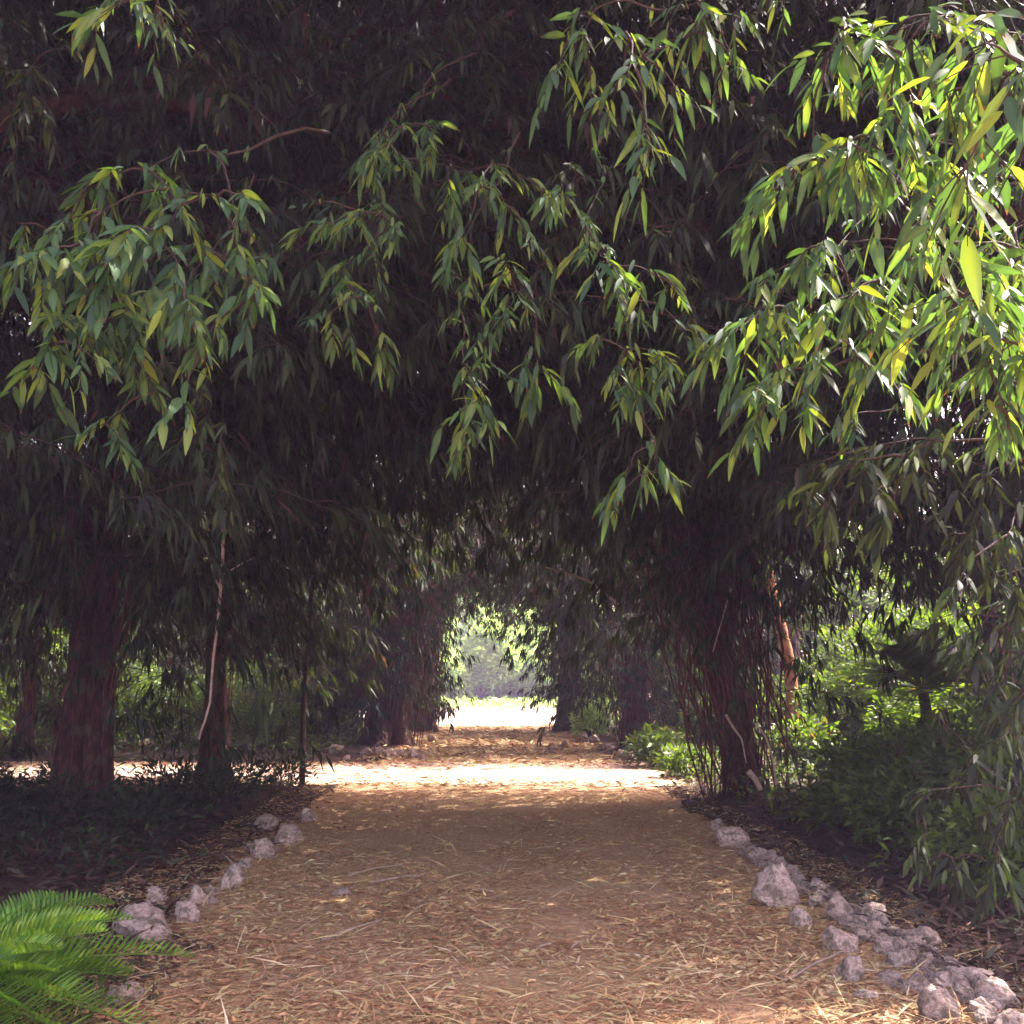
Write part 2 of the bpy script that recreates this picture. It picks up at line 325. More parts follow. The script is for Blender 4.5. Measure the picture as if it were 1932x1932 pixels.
def root_strands(x, y, rad, n, z1, rg, lean=(0, 0), z0=0.0, thin=1.0, wob=.03):
    paths = []
    for k in range(n):
        a = rg.uniform(0, 6.28); q = rad * rg.uniform(.3, 1) ; top = z1 * rg.uniform(.75, 1.15)
        bx, by = x + math.cos(a) * q * .9, y + math.sin(a) * q * .9; f = top / z1
        tx, ty = x + lean[0] * f + math.cos(a + .3) * q * 1.2, y + lean[1] * f + math.sin(a + .3) * q * 1.2
        zb = z0 if rg.random() < .6 else rg.uniform(.4, 1.6)
        c = curve((tx, ty, top), (bx + wob * 3 * rg.normal(), by, zb), 9, 0, wob, rg)
        rr = rg.uniform(.006, .022) * thin; paths.append((c, np.linspace(rr, rr * .5, 9)))
    return tubes_geo(paths, 4)

def fig_tree(x, y, r, h, label, crown, n, lean=(0, 0), roots=0, rootr=.8, seed=0, skirt=0, deep=True, name='fig_tree', thin=1.0, leafscale=1.0, wob=.03):
    rg = np.random.default_rng(seed); root = empty(name, (x, y, 0)); tag(root, label, 'tree', 'fig trees lining the path')
    V, Q = trunk_geo(x, y, r, h, lean, rg=rg); tr = mesh_obj('trunk', V, Q, M['bark'], root, smooth=True)
    top = np.array([x + lean[0], y + lean[1], h - .2]); limbs = []
    cpts = crown_points(crown[0], crown[1], n, rg); cpts = cpts[keep_mask(cpts)]
    hi = cpts[(cpts[:, 1] > 7.5) & (cpts[:, 2] > 5)]; tg = hi[rg.choice(len(hi), 12)]
    for q in tg: limbs.append((curve(top, q, 9, .3, .05, rg), np.linspace(r * .35, .02, 9)))
    V, Q = tubes_geo(limbs, 6); mesh_obj('limbs', V, Q, M['bark'], root, smooth=True)
    if skirt:
        a = rg.uniform(0, 6.28, skirt); q = rg.uniform(.5, 1.5, skirt); z = rg.uniform(1.1, 3.4, skirt); q *= .55 + .25 * z
        sk = np.stack([x + lean[0] * .5 + q * np.cos(a), y + q * np.sin(a), z], 1); cpts = np.concatenate([cpts, sk[np.abs(sk[:, 0]) > 2.0]])
    yaw = np.arctan2(cpts[:, 1] - y, cpts[:, 0] - x) + rg.normal(0, .9, len(cpts))
    V, Q, T, TV, TQ = spray_cloud(cpts, yaw, rg.uniform(.65, 1.45, len(cpts)) * leafscale, None, rg=rg)
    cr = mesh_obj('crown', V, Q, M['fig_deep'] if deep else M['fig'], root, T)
    mesh_obj('twigs', TV, TQ, M['twig'], cr)
    if roots:
        V, Q = root_strands(x, y, rootr, roots, h * 1.05, rg, lean, thin=thin, wob=wob); mesh_obj('aerial_roots', V, Q, M['root'], root, smooth=True)
    return root

# ------------------------------------------------------------------ the setting
def hz(x, y):
    """ground height: flat along the path, a little lumpy in the beds"""
    e = min(1, max(0, (abs(x - .1) - 2.3) / 1.2)); e *= min(1, max(0, (40 - y) / 6))
    b = 1 if not (16.2 < y < 23) else (0 if 16.8 < y < 22.4 else .3)
    return e * b * (.10 + .10 * noise.noise(Vector((x * .8, y * .8, 0))))
def grid(name, xs, ys, zf, mat, kind='structure'):
    V = [(x, y, zf(x, y)) for y in ys for x in xs]; nx = len(xs); Q = [(j * nx + i, j * nx + i + 1, (j + 1) * nx + i + 1, (j + 1) * nx + i) for j in range(len(ys) - 1) for i in range(nx - 1)]
    o = mesh_obj(name, V, Q, mat, smooth=True); return tag(o, kind=kind)
xs = sorted(set([-700, -300, -120, -60, -40, -28] + [round(v, 2) for v in np.arange(-20, 20.01, .25)] + [28, 40, 60, 120, 300, 700]))
ys = sorted(set([-700, -200, -60, -20, -8, -2, 0, 2, 3] + [round(v, 2) for v in np.arange(4, 46.01, .25)] + [60, 90, 150, 300, 700]))
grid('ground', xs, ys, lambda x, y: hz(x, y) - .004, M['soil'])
def strip(name, edge_l, edge_r, ys, mat, z, nx=24):
    V, Q = [], []
    for j, y in enumerate(ys):
        a, b = edge_l(y), edge_r(y)
        for i in range(nx + 1):
            x = a + (b - a) * i / nx; e = min(i, nx - i)
            V.append((x, y, z + max(0, hz(x, y)) * 1.0 + (.0 if e else -.01)))
    for j in range(len(ys) - 1):
        for i in range(nx): k = j * (nx + 1) + i; Q.append((k, k + 1, k + nx + 2, k + nx + 1))
    return tag(mesh_obj(name, V, Q, mat, smooth=True), kind='structure')
en = lambda y, o: .22 * noise.noise(Vector((y * .9, o, 0))) + .1 * noise.noise(Vector((y * 3, o, 5)))
strip('path', lambda y: -2.45 + en(y, 1), lambda y: 2.6 + en(y, 7), np.arange(1.5, 40.6, .2), M['path'], .004)
# the sandy side track that crosses the path, and the sunlit sandy clearing beyond the trees
def xstrip(name, x0, x1, ya, yb, mat, z):
    xs_ = np.arange(x0, x1, .3); V, Q = [], []; n = 14
    for i, x in enumerate(xs_):
        a, b = ya(x), yb(x)
        for j in range(n + 1): V.append((x, a + (b - a) * j / n, z))
    for i in range(len(xs_) - 1):
        for j in range(n): k = i * (n + 1) + j; Q.append((k, k + n + 1, k + n + 2, k + 1))
    return tag(mesh_obj(name, V, Q, mat, smooth=True), kind='structure')
xstrip('side_track', -32, 3.1, lambda x: 17.0 + .35 * noise.noise(Vector((x * .7, 3, 0))) + .25 * noise.noise(Vector((x * 2.5, 3, 0))) - .03 * x, lambda x: 21.6 + .3 * noise.noise(Vector((x * .7, 8, 0))) - .09 * min(0, x + 2.5), M['sand'], .009)
xstrip('clearing', -34, 34, lambda x: 40.2 + .8 * noise.noise(Vector((x * .6, 2, 0))) + max(0, abs(x) - 3) * 3.2, lambda x: 160, M['sand'], .010)
xstrip('open_ground', -40, 40, lambda x: -30, lambda x: 1.6, M['sand'], .006)

# ------------------------------------------------------------------ fig trees along the path
fig_tree(-4.8, 12.6, .28, 5.2, 'thick dark trunk at the left with a reddish strand down its right side', ((-3.6, 12.2, 7.0), (5.2, 4.8, 5.0)), 2900, (.15, 0), 16, .5, seed=1, skirt=30)
fig_tree(-4.35, 17.0, .20, 5.0, 'slimmer dark trunk with the pale hanging vine in front of it, left of the path', ((-4.2, 17.6, 6.2), (4.4, 3.6, 4.0)), 1300, (-.1, 0), 8, .35, seed=2, skirt=26)
tree3 = fig_tree(-2.7, 27.5, .5, 5.0, 'broad column of hanging roots left of the path just past the side track', ((-2.6, 27.5, 6.0), (4.6, 5.2, 4.0)), 1900, (.3, 0), 190, 1.0, seed=3, skirt=300)
tw_tree = tree3
gt = np.random.default_rng(91); tp = []
for k in range(150):
    a = np.array([gt.uniform(-1.6, 1.5), gt.uniform(26.4, 28), gt.uniform(4.2, 6.6)]); b = a + gt.normal(0, 1, 3) * [.7, .4, .6] + [0, 0, -.35]
    tp.append((curve(a, b, 8, 0, .09, gt), np.linspace(gt.uniform(.008, .02), .004, 8)))
V, Q = tubes_geo(tp, 4); dt = mesh_obj('dry_twigs', V, Q, M['pink_twig'], tw_tree, smooth=True); dt['label'] = 'tangle of dry pinkish twigs over the path'
fig_tree(-2.35, 35.5, .4, 5.0, 'reddish root curtain framing the left edge of the bright tunnel opening', ((-2.6, 36.5, 6.0), (4.4, 5.0, 4.0)), 1500, (.3, 0), 130, .7, seed=4, skirt=240, thin=1.5)
fig_tree(3.5, 14.8, .21, 5.0, 'leaning root-draped tree at the right edge of the path, nearest on that side', ((2.8, 13.6, 6.8), (4.8, 5.0, 4.6)), 3600, (-.75, 0), 120, .62, seed=5, wob=.065, thin=1.25, skirt=30)
fig_tree(3.5, 25.6, .36, 5.0, 'straight trunk right of the path beyond the side track', ((2.8, 25.4, 6.0), (4.6, 4.8, 4.0)), 1700, (-.2, 0), 60, .7, seed=6, skirt=110)
fig_tree(2.7, 35.5, .38, 5.0, 'dark trunk framing the right edge of the bright tunnel opening', ((2.5, 36.0, 6.0), (4.2, 5.0, 4.0)), 1500, (-.2, 0), 80, .8, seed=7, skirt=220)
fig_tree(-9.9, 22.9, .15, 5.0, 'thin distant trunk at the far left edge of the view', ((-8.0, 24.5, 6.0), (5.0, 4.0, 4.2)), 1300, (0, 0), 10, .3, seed=8, skirt=20)
fig_tree(-9.5, 13.0, .3, 5.0, 'dark shaded tree left of the thick trunk', ((-9.5, 12.5, 7.0), (5.0, 5.4, 5.4)), 2300, (0, 0), 0, seed=9)
fig_tree(-12.5, 23.0, .3, 5.5, 'dark tree deep in the left of the grove', ((-12.0, 21.0, 6.0), (5.0, 6.0, 4.6)), 1600, (0, 0), 0, seed=10, leafscale=1.3)
fig_tree(-8.5, 32.5, .3, 5.5, 'dark tree behind the root column on the left', ((-8.0, 33.5, 5.6), (5.0, 5.0, 4.4)), 1500, (0, 0), 20, .5, seed=11, leafscale=1.2)
fig_tree(8.2, 17.0, .16, 5.0, 'slim dark trunk among the bright shrubs on the right', ((7.6, 14.2, 6.6), (4.2, 4.0, 3.8)), 1500, (-.2, 0), 10, .3, seed=12)
fig_tree(11.5, 12.0, .3, 5.5, 'dark tree at the far right behind the undergrowth', ((10.8, 12.4, 5.6), (3.6, 4.6, 4.6)), 1700, (0, 0), 0, seed=13)
fig_tree(8.8, 31.0, .3, 5.5, 'dark tree behind the sunlit shrubs right of the path', ((7.6, 31.5, 6.6), (4.4, 5.0, 4.4)), 1300, (0, 0), 20, .5, seed=14, leafscale=1.2)
fig_tree(15.5, 26.0, .3, 5.5, 'leafy tree closing the right of the grove', ((15.5, 26.5, 5.6), (4.6, 6.0, 5.0)), 1400, (0, 0), 0, seed=15, leafscale=1.3)

# ------------------------------------------------------------------ near branches, drooping into the view
def hanging_branch(tree, start, tips, depth, jitter, ll, rg, mat='fig', nleaf=14, label=None, droop=.28, wf=.2):
    """start, tips in photo units; the tips hang from a stem that grows out from START in real space"""
    pts = [at(x, y, depth + rg.uniform(-jitter, jitter)) for x, y in tips]
    s0 = Vector(start); nodes = [s0]; paths = []; P, D, L = [], [], []
    order = sorted(pts, key=lambda p: (p - s0).length)
    for p in order:
        cand = [q for q in nodes if q.z > p.z - .06] or nodes
        q = min(cand, key=lambda q: (q - p).length + .3 * (q - s0).length)
        ln = (p - q).length; c = curve(q, p, 8, min(.06, ln * .08), .05, rg); r0 = .004 + .0016 * math.sqrt(len(order)) * (1 if q is s0 else .45)
        paths.append((c, np.linspace(r0, .0018, 8))); nodes.append(p)
        if ln > .25: nodes.append(Vector(c[5]))
        d = np.array(p - q); d = d / (np.linalg.norm(d) + 1e-6); sz = rg.uniform(.7, 1.15)
        # the tip carries two to four short twiglets, each feathered with narrow leaves
        for m_ in range(int(rg.integers(2, 5))):
            a_ = rg.uniform(0, 6.28); tw = d * .5 + np.array([math.cos(a_), math.sin(a_), 0]) * rg.uniform(.3, .9) + [0, 0, -rg.uniform(.1, .6)]
            tw /= np.linalg.norm(tw); ln2 = rg.uniform(.10, .24) * sz * ll / .16; b0 = np.array(p) - d * rg.uniform(0, .10)
            c2 = b0 + tw * np.linspace(0, ln2, 5)[:, None]; c2[:, 2] -= .25 * ln2 * np.linspace(0, 1, 5) ** 2
            paths.append((c2, np.linspace(.0025, .0012, 5))); sd2 = np.cross(tw, [0, 0, 1.]); sd2 /= np.linalg.norm(sd2) + 1e-6
            k = max(4, int(nleaf * .5 + rg.integers(-1, 3)))
            for i in range(k):
                f = (i + 1) / k; b = b0 + (c2[-1] - b0) * f; sg = 1 if i % 2 else -1
                dd = tw * rg.uniform(.4, .9) + sd2 * sg * rg.uniform(.35, 1.0) * (1.1 - .6 * f) + np.array([0, 0, -rg.uniform(-.05, .75)]) + rg.normal(0, .14, 3)
                P.append(b); D.append(dd); L.append(ll * sz * rg.uniform(.38, 1.15))
        for i in range(int(ln / .09)):
            if rg.random() < .55: 
                f = rg.uniform(.2, 1); b = c[int(f * 7)]; dd = d * .5 + rg.normal(0, .5, 3) + [0, 0, -.7]; P.append(b); D.append(dd); L.append(ll * rg.uniform(.5, .95))
    P, D, L = np.array(P), np.array(D), np.array(L)
    V, Q = tubes_geo(paths, 5); br = mesh_obj('branch', V, Q, M['twig'], tree, smooth=True)
    if label: br['label'] = label
    L = L * .84; P[:, 2] += .03; wf = wf * 1.28
    V, Q, li = leaves_geo(P, D, L, L * wf * rg.uniform(.8, 1.25, len(L)), ST_NEAR, droop, .22, rg=rg)
    tt = (rg.uniform(.05, 1, len(L)) ** .8)[li]; vi = np.arange(len(V)); tt = np.where(vi % 3 == 1, np.minimum(tt + .16, 1), tt)
    tip = ((vi // 3) % len(ST_NEAR) >= 4) & (rg.random(len(L)) < .22)[li]; tt = np.where(tip, .02, tt)
    mesh_obj('leaves', V, Q, M[mat], br, tt, smooth=True)

fig_tree(-8.2, 9.6, .32, 6.5, 'tall tree behind the left overhanging one, its crown closing the top of the view', ((-3.2, 11.5, 9.6), (7.0, 4.0, 3.2)), 2600, (.3, 0), 0, seed=23)
nl = fig_tree(-6.2, 7.5, .35, 5.2, 'overhanging tree whose drooping leaves fill the upper left and centre', ((-2.8, 7.4, 6.8), (6.0, 4.4, 4.0)), 3800, (.4, 0), 0, seed=21, deep=True)
nr = fig_tree(6.4, 7.6, .35, 5.2, 'overhanging tree with bright leaves filling the upper right corner', ((4.2, 7.4, 6.8), (5.4, 4.4, 4.0)), 3400, (-.4, 0), 0, seed=22, deep=True)
g = np.random.default_rng(5)
hanging_branch(nl, at(620, 250, 6.0), [(200,330),(270,320),(330,380),(410,370),(470,370),(120,420),(190,400),(250,430),(90,480),(40,500),(140,520),(200,530),(450,470),(500,490),(400,500),(330,520),(480,560),(240,580),(290,560),(340,530),(200,620),(100,650),(60,700),(170,670),(250,650),(290,740),(340,790),(200,800),(230,830),(360,600),(30,420),(80,560),(130,600),(380,640),(300,440),(160,460),(350,460),(100,600),(220,500),(280,620)], 4.6, .35, .17, g, wf=.24, nleaf=15)
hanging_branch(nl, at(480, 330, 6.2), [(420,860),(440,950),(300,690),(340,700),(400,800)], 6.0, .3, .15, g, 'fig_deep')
hanging_branch(nl, at(850, 150, 6.4), [(700,290),(680,400),(720,400),(650,500),(700,480),(690,560),(650,540),(660,640),(720,650),(600,600),(640,420),(600,380),(560,440),(760,420)], 5.2, .3, .15, g)
hanging_branch(nl, at(900, 100, 6.4), [(720,250),(760,240),(810,240),(700,300),(880,330),(910,350),(1000,340),(1060,360),(930,310),(870,450),(1000,450),(1040,380),(960,390),(820,280),(850,360),(760,300)], 5.4, .35, .15, g)
hanging_branch(nl, at(980, 250, 6.2), [(900,640),(880,710),(920,690),(870,800),(900,760),(880,830),(1020,720),(980,690),(950,600),(870,590),(900,540),(960,500),(1000,560),(850,520)], 5.2, .25, .15, g)
hanging_branch(nl, at(330, -220, 4.6), [(180,20),(230,10),(300,40),(310,60),(250,0),(290,-30),(220,-60)], 3.9, .25, .16, g, nleaf=7)
hanging_branch(nl, at(-150, -50, 7.0), [(60,130),(30,240),(100,220),(40,180),(0,100),(130,80),(20,330)], 6.2, .3, .15, g, 'fig_deep')
hanging_branch(nr, at(1150, 250, 6.4), [(1120,470),(1150,500),(1170,560),(1200,600),(1180,660),(1250,670),(1210,700),(1270,690),(1200,740),(1190,880),(1150,940),(1240,890),(1240,520),(1290,560),(1100,420),(1130,640),(1300,620),(1160,720)], 5.0, .3, .15, g)
hanging_branch(nr, at(1780, 250, 5.4), [(1450,520),(1500,500),(1560,490),(1420,600),(1480,580),(1550,600),(1620,560),(1650,620),(1400,680),(1420,740),(1470,720),(1540,700),(1600,680),(1680,690),(1700,750),(1430,790),(1600,560),(1660,530),(1560,460),(1480,700),(1510,640),(1580,640),(1640,700),(1500,760),(1380,620)], 4.0, .35, .15, g)
hanging_branch(nr, at(1450, -300, 4.6), [(1100,60),(1180,60),(1250,90),(1320,60),(1380,100),(1400,140),(1280,180),(1220,250),(1230,280),(1160,160),(1330,20),(1390,20),(1050,130),(1480,0),(1120,150),(1200,130),(1070,30),(1260,20)], 4.2, .45, .16, g, nleaf=9)
hanging_branch(nr, at(2150, -150, 3.8), [(1580,60),(1560,110),(1620,90),(1660,130),(1700,100),(1740,200),(1640,260),(1680,220),(1600,270),(1530,290),(1470,350),(1450,330),(1560,300),(1720,300),(1650,300),(1690,60),(1750,40),(1600,160),(1700,360),(1750,290),(1800,30)], 3.4, .3, .16, g, label='branch with the longest leaves, hanging at top right')
hanging_branch(nr, at(2300, 50, 3.1), [(1780,180),(1800,100),(1850,80),(1900,60),(1850,200),(1900,180),(1920,320),(1800,350),(1860,280),(1930,120),(1960,220),(1850,20)], 2.6, .25, .165, g, nleaf=7, wf=.23)
hanging_branch(nr, at(2300, 300, 3.3), [(1750,400),(1700,440),(1720,480),(1770,480),(1830,460),(1880,500),(1780,540),(1850,560),(1900,560),(1820,620),(1880,640),(1920,600),(1900,720),(1860,680),(1780,640),(1800,700),(1740,620),(1900,780),(1850,760),(1950,660),(1940,500),(1960,740),(1820,560),(1870,600),(1920,680),(1840,520),(1910,430)], 3.1, .35, .15, g, nleaf=10, label='sunlit yellow-green branch at the right edge')
hanging_branch(nr, at(2300, 700, 4.8), [(1780,1010),(1800,1110),(1690,970),(1600,880),(1640,850),(1540,880),(1870,830),(1500,930),(1550,960),(1740,900),(1850,900),(1900,1010),(1920,1150),(1900,1340),(1920,1430),(1700,860),(1800,940),(1760,830),(1650,930),(1960,950),(1880,1100),(1960,1250),(1860,1230),(1930,1330),(1850,970),(1600,1000),(1830,1030)], 4.9, .45, .15, g, 'fig_deep')

# ------------------------------------------------------------------ shrubs and low plants
def leafy_plant(name, x, y, rad, h, n, label, cat, mat, seed, group=None, ll=.11, wf=.38, yl=-.1, stems=9, rz=None, z0=None):
    rg = np.random.default_rng(seed); z = hz(x, y) if z0 is None else z0
    root = empty(name, (x, y, z)); tag(root, label, cat, group)
    d = nrm(rg.normal(size=(n, 3))); r = rg.random(n) ** .4; lum = 1 + .35 * hnoise(d * 2 + seed, .9)
    P = d * (r * lum)[:, None] * [rad, rad, h * .55] + [x, y, z + h * .52]; P = P[P[:, 2] > z + .02]
    D = nrm(P - [x, y, z + h * .1]) + rg.normal(0, .55, P.shape) + [0, 0, yl]
    L = ll * rg.uniform(.6, 1.3, len(P))
    V, Q, li = leaves_geo(P, D, L, L * wf, ST_MID, .25, 0, rg=rg)
    t = np.clip(rg.random(len(P)) * .75 + .25 * (.5 + hnoise(P, 1.6, seed)), 0, 1)
    paths = []
    for k in range(stems):
        q = P[rg.integers(0, len(P))]; paths.append((curve((x + rg.uniform(-.1, .1) * rad, y + rg.uniform(-.1, .1) * rad, z - .05), q, 7, 0, .06, rg), np.linspace(.012 * h + .004, .003, 7)))
    v, q = tubes_geo(paths, 5); mesh_obj('stems', v, q, M['twig'], root)
    mesh_obj('foliage', V, Q, M[mat], root, t[li])
    return root
gd = np.random.default_rng(17)
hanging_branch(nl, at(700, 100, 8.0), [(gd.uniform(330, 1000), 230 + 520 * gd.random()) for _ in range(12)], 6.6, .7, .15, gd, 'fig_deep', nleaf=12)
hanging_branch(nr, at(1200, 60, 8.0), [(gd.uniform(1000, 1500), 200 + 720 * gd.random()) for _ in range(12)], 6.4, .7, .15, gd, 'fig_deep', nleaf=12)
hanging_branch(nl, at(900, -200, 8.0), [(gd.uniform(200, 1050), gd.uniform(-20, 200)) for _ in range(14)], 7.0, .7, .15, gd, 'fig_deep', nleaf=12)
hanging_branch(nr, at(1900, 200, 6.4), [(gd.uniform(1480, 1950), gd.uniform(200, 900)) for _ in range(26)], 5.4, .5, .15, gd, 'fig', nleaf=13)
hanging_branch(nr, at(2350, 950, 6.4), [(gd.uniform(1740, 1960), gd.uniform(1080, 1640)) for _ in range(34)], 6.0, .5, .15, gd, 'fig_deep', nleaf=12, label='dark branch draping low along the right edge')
G = 'shrubs behind the right rock edging'
rb = [(3.7, 7.6, .6, .7, 'low dark green shrub nearest the camera behind the right rock pile'), (4.4, 8.6, .8, 1.0, 'rounded leafy shrub at the right edge above the rock pile'), (3.9, 9.8, .7, .8, 'olive shrub behind the big pale rock'),
      (5.0, 10.4, .9, 1.3, 'taller dark shrub at the right edge of the view'), (4.4, 11.6, .8, .9, 'dull green shrub between the rocks and the palm'), (5.2, 12.8, .8, 1.0, 'dark shrub in front of the palm'), (6.6, 12.0, 1.0, 1.5, 'tall dark shrub right of the palm'),
      (4.9, 14.6, .6, .8, 'small shrub beside the leaning tree'), (3.6, 11.0, .45, .4, 'little shrub at the foot of the rocks')]
for i, (x, y, r_, h, lb) in enumerate(rb): leafy_plant('shrub', x, y, r_, h, int(2600 * r_ * h / .7), lb, 'shrub', 'dark_shrub', 300 + i, G)
sb = [(6.8, 20.5, 1.0, 1.7, 'sunlit shrub between the leaning tree and the slim dark trunk'), (8.4, 20.5, 1.5, 2.8, 'bright yellow-green shrub behind the palm'), (10.4, 20.0, 1.7, 3.4, 'yellow sunlit bush above the palm'), (5.6, 19.2, .6, .9, 'pale green weed clump beside the orange trunk'),
      (7.2, 17.6, .9, 1.5, 'light green clump in front of the orange trunk'), (12.5, 24.0, 1.8, 3.2, 'large bright bush deep on the right'), (9.0, 26.0, 1.6, 2.8, 'sunny bush left of the palm, farthest'), (6.6, 25.5, 1.0, 1.6, 'light bush between two right-hand trunks')]
for i, (x, y, r_, h, lb) in enumerate(sb): leafy_plant('shrub', x, y, r_, h, int(2200 * r_ * h / .9), lb, 'shrub', 'shrub', 330 + i, 'sunlit shrubs right of the path', ll=.17, wf=.4)
lb_ = [(-9.5, 25.5, 1.6, 1.9, 'green shrub seen between the two left trunks'), (-7.2, 26.0, 1.3, 1.5, 'shrub beyond the side track right of the hanging vine'), (-5.3, 25.2, .9, 1.0, 'yellowish low shrub left of the root column'), (-4.6, 28.8, .9, 1.7, 'sunlit pale green shrub beside the root column'),
       (-13.0, 25.5, 1.8, 2.4, 'bright green bush at the far left edge'), (-11.0, 29.5, 2.0, 2.6, 'dark bush deep between the left trunks'), (-16.5, 21.0, 2.0, 2.8, 'shaded bush at the left end of the side track'), (-7.0, 30.5, 1.5, 2.2, 'dark bush behind the yellowish shrub')]
for i, (x, y, r_, h, lb) in enumerate(lb_): leafy_plant('shrub', x, y, r_, h, int(1800 * r_ * h / .9), lb, 'shrub', 'dark_shrub' if i not in (3, 4, 2) else 'shrub', 360 + i, 'shrubs left beyond the side track', ll=.17, wf=.4)
ll_ = [(-3.4, 10.6, .5, .45), (-4.3, 11.2, .6, .5), (-3.3, 12.6, .5, .55), (-4.0, 13.8, .6, .6), (-3.4, 14.8, .55, .5), (-5.6, 12.0, .6, .5), (-6.6, 13.5, .7, .55), (-3.1, 16.0, .5, .4), (-5.9, 15.6, .6, .5), (-5.2, 9.8, .6, .45), (-7.6, 15.4, .7, .6), (-4.4, 9.0, .5, .35)]
for i, (x, y, r_, h) in enumerate(ll_): leafy_plant('low_plant', x, y, r_, h, int(1500 * r_ * h), 'low dark leafy plant in the shaded bed left of the path', 'plant', 'fig_deep', 390 + i, 'low plants in the left bed', ll=.14, wf=.25, yl=.4)
cb_ = [(-5.6, 37.5, 1.6, 3.6, 'dark leafy bush filling the gap left of the tunnel opening'), (-5.2, 31.5, 1.2, 2.4, 'dark bush behind the root column'), (6.0, 38.0, 1.8, 3.8, 'dark leafy bush filling the gap right of the tunnel opening'), (5.6, 29.5, 1.1, 2.0, 'dark bush right of the straight trunk'), (5.0, 23.4, .8, 1.3, 'olive bush at the right end of the side track'), (3.15, 20.6, .55, .7, 'olive tuft where the side track meets the right edge of the path'), (3.3, 18.4, .5, .5, 'small tuft at the right edge of the crossing'), (8.6, 38.5, 2.0, 4.0, 'tall dark bush deep right of the opening'), (-8.8, 38.0, 2.0, 4.0, 'tall dark bush deep left of the opening')]
for i, (x, y, r_, h, lb) in enumerate(cb_): leafy_plant('bush', x, y, r_, h, int(1700 * r_ * h / .9), lb, 'bush', 'dark_shrub', 400 + i, 'dark bushes between the far trunks', ll=.19, wf=.35)
# shrubs framing the tunnel mouth, and the pale trees across the clearing
mb = [(-2.9, 38.5, .8, 1.5, 'pale shrub at the left foot of the tunnel opening'), (-3.4, 41.0, 1.0, 2.3, 'washed-out shrub just outside the left of the opening'), (3.4, 38.8, .9, 2.0, 'light green shrub at the right foot of the tunnel opening'), (2.9, 31.5, .55, 1.0, 'grassy tuft at the right edge of the path before the opening'), (4.4, 42, 1.3, 2.9, 'sunlit shrub just outside the right of the opening')]
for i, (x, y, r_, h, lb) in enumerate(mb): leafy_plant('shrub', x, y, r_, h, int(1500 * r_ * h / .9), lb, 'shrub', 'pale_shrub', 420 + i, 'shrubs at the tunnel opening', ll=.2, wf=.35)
tb = [(.4, 80, 3.0, 6.2, 'bright rounded green tree in the centre of the far opening'), (-3.4, 78, 2.2, 3.4, 'pale low shrub left of the bright central tree'), (4.2, 78, 2.2, 3.8, 'pale low shrub right of the bright central tree'), (-5.5, 92, 5.0, 5.0, 'low pale tree left across the clearing'), (1.2, 98, 4.2, 8.4, 'taller light green tree in the middle across the clearing'), (6.6, 94, 4.2, 5.4, 'low pale tree right across the clearing'), (-1.8, 90, 2.0, 2.6, 'small bush at the foot of the middle tree'), (-9, 104, 6, 10, 'tall pale tree behind on the left across the clearing'), (8, 106, 6, 10, 'tall pale tree behind on the right across the clearing'), (0, 112, 7, 12.5, 'tallest tree at the back of the clearing'), (3.6, 90.5, 2.0, 2.2, 'small dark bush right of the middle tree')]
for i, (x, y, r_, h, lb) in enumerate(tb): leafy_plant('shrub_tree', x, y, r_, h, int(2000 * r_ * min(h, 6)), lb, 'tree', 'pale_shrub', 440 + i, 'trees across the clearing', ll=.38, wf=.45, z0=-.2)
# leafy thickets closing the grove to the sides and behind
th = leafy_plant('thicket_tree', -16, 33, 4.5, 7, 9000, 'dense tree closing the grove', 'tree', 'shrub', 470, 'thick trees around the grove', ll=.5, wf=.35)
def copy_tree(o, loc, rz, s, label):
    c = o.copy(); C.objects.link(c); c.location = loc; c.rotation_euler = (0, 0, rz); c.scale = (s, s, s); c['label'] = label
    for ch in o.children:
        d = ch.copy(); C.objects.link(d); d.parent = c
    return c
th['label'] = 'bushy tree closing the left of the grove'
for i, (x, y, s, lb) in enumerate([(-22, 24, 1.2, 'bushy tree beyond the left end of the side track'), (-20, 14, 1.2, 'bushy tree at the left beyond the shaded bed'), (-12, 40, 1.1, 'bushy tree left behind the root curtain'), (-24, 36, 1.4, 'large bushy tree deep in the left'),
        (20, 18, 1.2, 'bushy tree at the right beyond the palm'), (20, 32, 1.3, 'bushy tree deep in the right'), (13, 40, 1.1, 'bushy tree right behind the dark trunk'), (-34, 26, 1.7, 'tall bushy tree at the far left'), (28, 24, 1.5, 'tall bushy tree at the far right'), (24, 42, 1.5, 'far bushy tree on the right'), (-20, 46, 1.5, 'far bushy tree on the left'), (17, 9, 1.0, 'bushy tree at the right behind the near branches'), (-15, 6, 1.0, 'bushy tree at the left behind the near branches')]):
    copy_tree(th, (x, y, 0), i * 1.7, s, lb)

